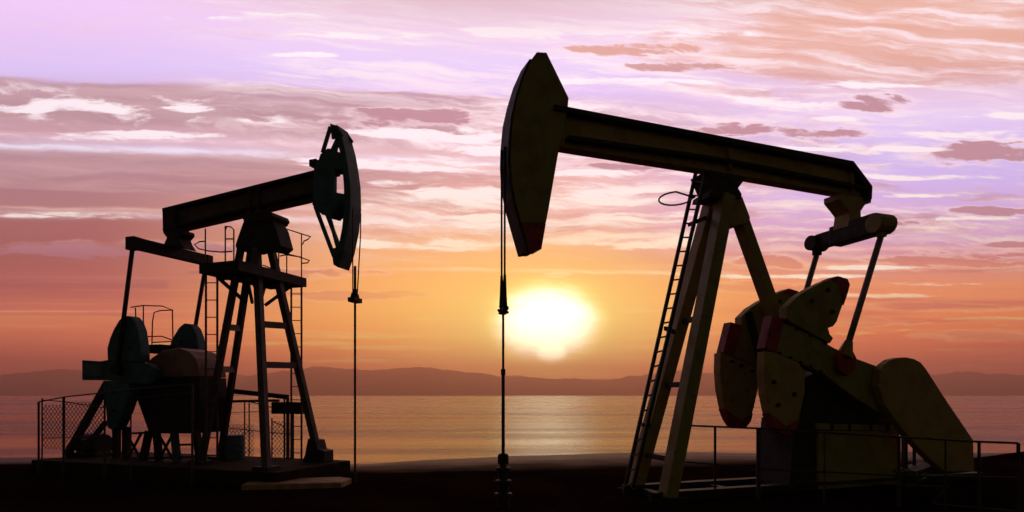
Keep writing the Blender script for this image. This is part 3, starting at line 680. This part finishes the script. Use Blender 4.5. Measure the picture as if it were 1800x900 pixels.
# legs
hb = MB(); L.prism(hb, [(431,381),(437,377),(468,377),(474,382),(484,399),(493,432),(482,441),(458,436),(440,441),(416,439),(413,431),(423,402)], .3, -.24, .30); hb.build('post_cap', M['black'], lj, .02)
q = MB(); L.prism(q, [(428,383),(430,377),(478,373),(481,380),(476,388),(432,392)], .3, -.36, .36); q.build('saddle_bearing', M['black'], lj, .015)
legs = {'a': (L.at(476,436,-.22), L.at(562,812,-1.1)), 'b': (L.at(451,436,.22), L.at(468,818,1.1)), 'c': (L.at(424,434,.2), L.at(353,818,.62)), 'd': (L.at(442,436,-.2), L.at(386,815,-.5))}
for k, (a, b) in legs.items():
    b = a + (b-a)*((PL-a.z)/(b.z-a.z)); legs[k] = (a, b)
    q = MB(); q.bar(a, b, .17 if k in 'ab' else .14, .19 if k in 'ab' else .17, Vector((1,0,0))); q.build('leg', M['brown'] if k in 'ab' else M['steel'], lj, .01)
    q = MB(); q.box((b.x-.24,b.y-.24,PL-.1),(b.x+.24,b.y+.24,PL+.09)); q.build('foot_plate', M['black'], lj, .01)
for u, v, ks in (('b','a',(.36,.545)),('c','d',(.37,.565))):
    for k in ks:
        q = MB(); q.bar(lerp(*legs[u],k), lerp(*legs[v],k), .12, .17); q.build('cross_bar', M['brown'], lj)
a, b = legs['a']; p = lerp(a, b, .955); q = MB(); q.prism([(p.x-.34,PL),(p.x+.42,PL),(p.x+.42,PL+.32),(p.x+.2,PL+.36),(p.x+.12,PL+.62),(p.x-.14,PL+.66),(p.x-.24,PL+.2)], 1.25, .8); q.build('foot_bracket', M['black'], lj, .02)
# platform round the post
xa = L.at(337,478,1.3).x; xb = L.at(552,508,-1.3).x; zc = L.at(447,488,0).z
xm, hw = (xa+xb)/2, .62
q = MB(); q.box((xm-hw,-1.3,zc),(xm+hw,1.3,zc+.06)); pf = q.build('platform', M['steel'], lj)
q = MB()
for x in (xm-hw, xm+hw): q.box((x-.04,-1.34,zc-.09),(x+.04,1.34,zc+.17))
for y in (-1.3, 1.3): q.box((xm-hw,y-.04,zc-.09),(xm+hw,y+.04,zc+.17))
for y in (-.6, .6): q.box((xm-hw,y-.05,zc-.14),(xm+hw,y+.05,zc-.01))
q.build('platform_frame', M['black'], pf)
for s_ in (1,-1):
    for y in (-1, 1): q = MB(); q.bar((xm+s_*.5, .9*y, zc-.1), (xm+s_*.1, .25*y, zc-.75), .07, .09); q.build('platform_bracket', M['black'], pf)
def tube_px(pts, lat, r=.016, name='platform_railing', parent=None, m='steel'):
    q = MB(); q.tube([L.at(x, y, lat) for x, y in pts], r, 6); return q.build(name, M[m], parent or lj)
rails = [([(361,480),(361,402)],1.28),([(396,474),(396,397)],1.0),([(396,404),(399,398),(406,399),(411,404),(411,462)],1.0),([(396,420),(411,420)],1.0),
 ([(361,424),(350,425),(342,430),(349,437),(365,441),(388,443),(408,442)],1.2),
 ([(490,484),(490,410),(495,404),(505,403),(517,407),(530,411),(546,416),(541,421),(534,424),(532,430)],-1.0),
 ([(530,506),(530,412)],-1.28),([(492,431),(500,428),(504,434),(504,490)],-.9),([(492,450),(508,447),(520,450),(533,454),(544,458),(541,462),(530,463)],-1.2),
 ([(462,466),(478,472)],-.8),([(504,448),(530,452)],-1.1)]
for pts, la in rails: tube_px(pts, la, .019, 'platform_railing', pf)
# ladders
def ladder(xl, xr, y0, y1, lat, nr, ext=0):
    a, b = L.at(xl,y0,lat), L.at(xl,y1,lat); c, d = L.at(xr,y0,lat), L.at(xr,y1,lat)
    b = Vector((b.x, b.y, max(PL, b.z))); d = Vector((d.x, d.y, max(PL, d.z)))
    q = MB(); q.bar(a,b,.035,.045,Vector((1,0,0))); q.bar(c,d,.035,.045,Vector((1,0,0))); l = q.build('ladder', M['steel'], lj)
    for k in range(nr): t = (k+.5)/nr; q = MB(); q.tube([lerp(a,b,t), lerp(c,d,t)], .014, 6); q.build('rung', M['steel'], l)
ladder(362,382,482,815,1.22,11); ladder(512,530,505,812,-1.22,13)
# equalizer, pitmans
q = MB(); L.prism(q, [(286,402),(321,404),(322,410),(315,418),(318,426),(325,437),(289,429),(294,418),(288,410)], .2, -.22, .22); q.build('tail_bearing', M['black'], lj, .012)
en = L.at(234,427,1.25); ef = L.at(363,458,-1.25)
q = MB(); q.bar(en, ef, .28, .31); q.build('equalizer_beam', M['black'], lj, .015)
pin = L.at(212,650,1.1)
arm_px = [(144,633),(176,635),(192,632),(236,636),(262,640),(274,650),(275,664),(264,675),(236,674),(184,668),(144,668)]
up_px = [(192,636),(191,612),(196,594),(203,578),(212,563),(221,555),(231,556),(238,564),(244,580),(247,600),(249,624),(249,637)]
lo_px = [(184,669),(230,674),(230,696),(220,724),(207,754),(200,757),(191,751),(189,720),(185,694)]
for s_ in (1,-1):
    y0, y1 = -1.12*s_, -.90*s_
    lo_, hi_ = min(y0,y1), max(y0,y1)
    q = MB(); q.prism(L.poly(arm_px,1.12), lo_, hi_); arm = q.build('crank_arm', M['teal'], lj, .015)
    q = MB(); v = L.poly([(150,640),(180,641),(180,661),(150,661)], 1.12); q.prism(v, -1.14*s_ if s_ > 0 else 1.12, -1.12*s_ if s_ > 0 else 1.14); q.build('arm_panel', M['blue'], arm)
    for P in (up_px, lo_px):
        q = MB(); q.prism(L.poly(P,1.12), lo_-.06, hi_+.06); w = q.build('counterweight', M['teal'], lj, .04)
        c = L.poly([(218,590),(232,612)] if P is up_px else [(203,688),(204,722)], 1.12)
        for x, z in c: q = MB(); tubey(q, (x,z), .05, (lo_-.10), (hi_+.10), 6); q.build('bolt', M['black'], w)
    e = en if s_ > 0 else ef
    q = MB(); q.tube([e, Vector((pin.x, -1.2*s_, pin.z))], .062, 10); pm = q.build('pitman_arm', M['steel'], lj, 0, True)
    q = MB(); tubey(q, (pin.x, pin.z), .16, -1.12*s_, -1.30*s_, 14); q.build('crank_pin', M['black'], pm)
    q = MB(); q.box((e.x-.16, e.y-.12, e.z-.2),(e.x+.16, e.y+.12, e.z+.16)); q.build('equalizer_bearing', M['black'], lj, .02)
# gearbox and its stand
q = MB(); L.prism(q, [(238,664),(252,645),(266,629),(284,617),(312,611),(330,617),(343,630),(348,646),(350,662)], .5, -.5, .5); q.build('gearbox_lid', M['pinkish'], lj, .03)
q = MB(); L.prism(q, [(236,665),(350,663),(352,700),(340,762),(262,762),(240,700)], .5, -.5, .5); q.build('gearbox', M['black'], lj, .02)
sc_ = L.at(262,657,.5); q = MB(); tubey(q, (sc_.x, sc_.z), .12, -.95, .95, 18); q.build('crank_shaft', M['black'], lj)
for px0, px1, la in ((262,252,.5),(275,280,.5),(306,312,.5),(345,352,.5),(262,252,-.5),(345,352,-.5)):
    a = L.at(px0,758,la); b = L.at(px1,815,la); q = MB(); q.bar(a, (b.x,b.y,PL), .16, .16, Vector((1,0,0))); q.build('stand_leg', M['teal'] if px0 == 306 else M['black'], lj)
q = MB()
for u, v in (((222,762),(248,808)),((248,762),(224,808)),((278,762),(304,808)),((304,762),(280,808)),((222,762),(350,757)),((222,806),(350,803)),((315,782),(350,781))): q.bar(L.at(*u,.48), L.at(*v,.48), .05, .06)
q.build('stand_bracing', M['black'], lj)
for px in (205, 222): a = L.at(px,750,.3); q = MB(); q.bar(a, (a.x,a.y,PL), .14, .2); q.build('stand_leg', M['black'], lj)
for u, v, w in (((190,672),(118,800),.17),((186,742),(146,792),.12)):
    q = MB(); q.bar(L.at(*u,.55), L.at(*v,.55), w, w, Vector((1,0,0))); q.build('brace', M['black'], lj)
mc = L.at(165,792,0); q = MB(); q.tube([(mc.x-.45,0,PL+.36),(mc.x+.45,0,PL+.36)], .34, 18); q.box((mc.x-.55,-.4,PL-.02),(mc.x+.6,.4,PL+.12)); q.box((mc.x-.1,-.5,PL+.3),(mc.x+.2,-.3,PL+.55)); q.build('motor', M['black'], lj, .02)
q = MB(); L.prism(q, [(243,608),(292,606),(292,618),(275,622),(248,620)], -.2, -.5, 0); sp_ = q.build('service_step', M['black'], lj)
for pts in ([(230,540),(252,537),(285,538),(303,545),(304,600)],[(304,545),(282,546),(271,549),(268,566),(267,608)],[(252,538),(252,562),(256,606)],[(248,592),(284,591),(304,598)],[(269,602),(304,600)],[(238,541),(240,590),(246,608)]):
    tube_px(pts, -.3, .019, 'service_railing', sp_)
# conduit tray behind the legs
q = MB(); q.bar(L.at(378,684,-1.35), L.at(506,698,-1.35), .12, .14); q.bar(L.at(385,706,-1.35), L.at(490,704,-1.35), .08, .08); q.box(*[tuple(v) for v in (L.at(487,727,-1.45), L.at(527,707,-1.20))]); q.build('conduit_tray', M['black'], lj)
for px in (396,506): a = L.at(px,700,-1.35); q = MB(); q.bar(a, (a.x,a.y,PL), .07, .07); q.build('tray_post', M['black'], lj)
# plinth
xr_ = max(legs['a'][1].x, 0)+.75; xl_ = L.at(116,815,.6).x-.1
q = MB(); q.box((xl_,-1.55,-.3),(xr_,1.55,PL)); pn = q.build('concrete_plinth', M['concrete'], None, .03); pn.location = L.O; pn.rotation_euler = (0,0,L.rz)
tag(pn, 'long dark concrete plinth that carries the teal pumpjack', 'plinth')
# slab in front of it
sl_ = Frame((0, 15.6), math.radians(4), -1); v = [sl_.at(x,y,0) for x,y in ((430,850),(606,846))]
q = MB(); P = [(-6.6,15.9),(-4.55,16.5),(-4.15,16.2),(-4.2,15.4),(-6.5,15.0)]
for x,y in P: pass
a = [q.bm.verts.new((x,y,-.1)) for x,y in P]; b = [q.bm.verts.new((x,y,.16)) for x,y in P]
for i in range(5): q.bm.faces.new((a[i],a[(i+1)%5],b[(i+1)%5],b[i]))
q.bm.faces.new(a[::-1]); q.bm.faces.new(b)
tag(q.build('concrete_slab', M['plank'], None, .03), 'pale slab catching the light at the right foot of the plinth', 'slab')
# drum
dp = L.at(412,800,-.75); dw = L.O + L.ex*dp.x + L.ey*.75
dr = empty('oil_drum', (dw.x, dw.y, PL)); tag(dr, 'blue grey oil drum standing on the plinth behind the teal pumpjack legs', 'oil drum')
q = MB(); q.lathe([(.29,0),(.3,.02),(.3,.22),(.315,.24),(.3,.26),(.3,.44),(.315,.46),(.3,.48),(.3,.68),(.29,.70)], (0,0,0), 24); q.build('barrel', M['blue'], dr)
q = MB(); q.lathe([(.27,.70),(.27,.715),(.06,.72)], (0,0,0), 24); q.build('lid', M['steel'], dr)
# fences
def mesh_panel(fr, x0, x1, z0, z1, lat, step=.15):
    q = MB(); w = .008; y = fr.sgn*lat
    k = x0-(z1-z0)
    while k < x1:
        for s_ in (1,-1):
            a, b = (k, z0), (k+(z1-z0), z1)
            if s_ < 0: a, b = (k, z1), (k+(z1-z0), z0)
            (ax, az), (bx, bz) = a, b
            if ax < x0: az += (x0-ax)*(bz-az)/(bx-ax); ax = x0
            if bx > x1: bz -= (bx-x1)*(bz-az)/(bx-ax); bx = x1
            if bx-ax > .01: q.bar((ax, y + s_*.004, az), (bx, y + s_*.004, bz), w*1.4, w*1.4)
        k += step
    return q
def fence(name, label, posts, rails_, lat, panels, origin=L):
    f = empty(name, origin.O, origin.rz); tag(f, label, 'wire fence', 'wire mesh fences round the teal pumpjack')
    for px, y0, r_ in posts:
        a = origin.at(px, y0, lat); q = MB(); q.tube([a, (a.x, a.y, -.15)], r_, 8); q.build('post', M['wire'], f)
    for pts, r_ in rails_: q = MB(); q.tube([origin.at(x,y,lat) for x,y in pts], r_, 6); q.build('rail', M['wire'], f)
    for (xa_, ya, xb_, yb) in panels:
        a = origin.at(xa_,ya,lat); b = origin.at(xb_,yb,lat); mesh_panel(origin, a.x, b.x, b.z, a.z, lat).build('wire_mesh', M['wire'], f)
    return f
fence('wire_fence', 'leaning wire fence at the far left end of the teal pumpjack', [(68,706,.03),(74,700,.02),(112,698,.035),(184,690,.025),(338,675,.03),(230,684,.02)],
      [([(70,706),(112,698),(184,690),(230,684),(338,675)],.02),([(74,703),(112,706),(184,717)],.014),([(74,770),(184,768)],.014),([(230,700),(338,690)],.012)], 1.75, [(75,712,111,790),(113,706,183,790)])
fence('wire_fence', 'wire fence with diamond mesh seen between the teal pumpjack front legs', [(430,706,.02),(438,706,.02),(478,735,.022),(500,700,.03),(515,706,.035)],
      [([(396,707),(438,706),(478,716)],.018),([(478,740),(500,750)],.015),([(396,752),(515,764)],.014),([(400,725),(515,722)],.012)], -1.7, [(400,745,446,812),(478,740,513,812)])
for x, y, lab, n, h, s_ in ((-13.2,18.3,'low dark weed beside the left end of the fence',30,.35,.35),(-12.0,18.8,'taller weed tuft behind the leaning wire fence',36,.5,.4)):
    weed(x, y, lab, n, h, s_)
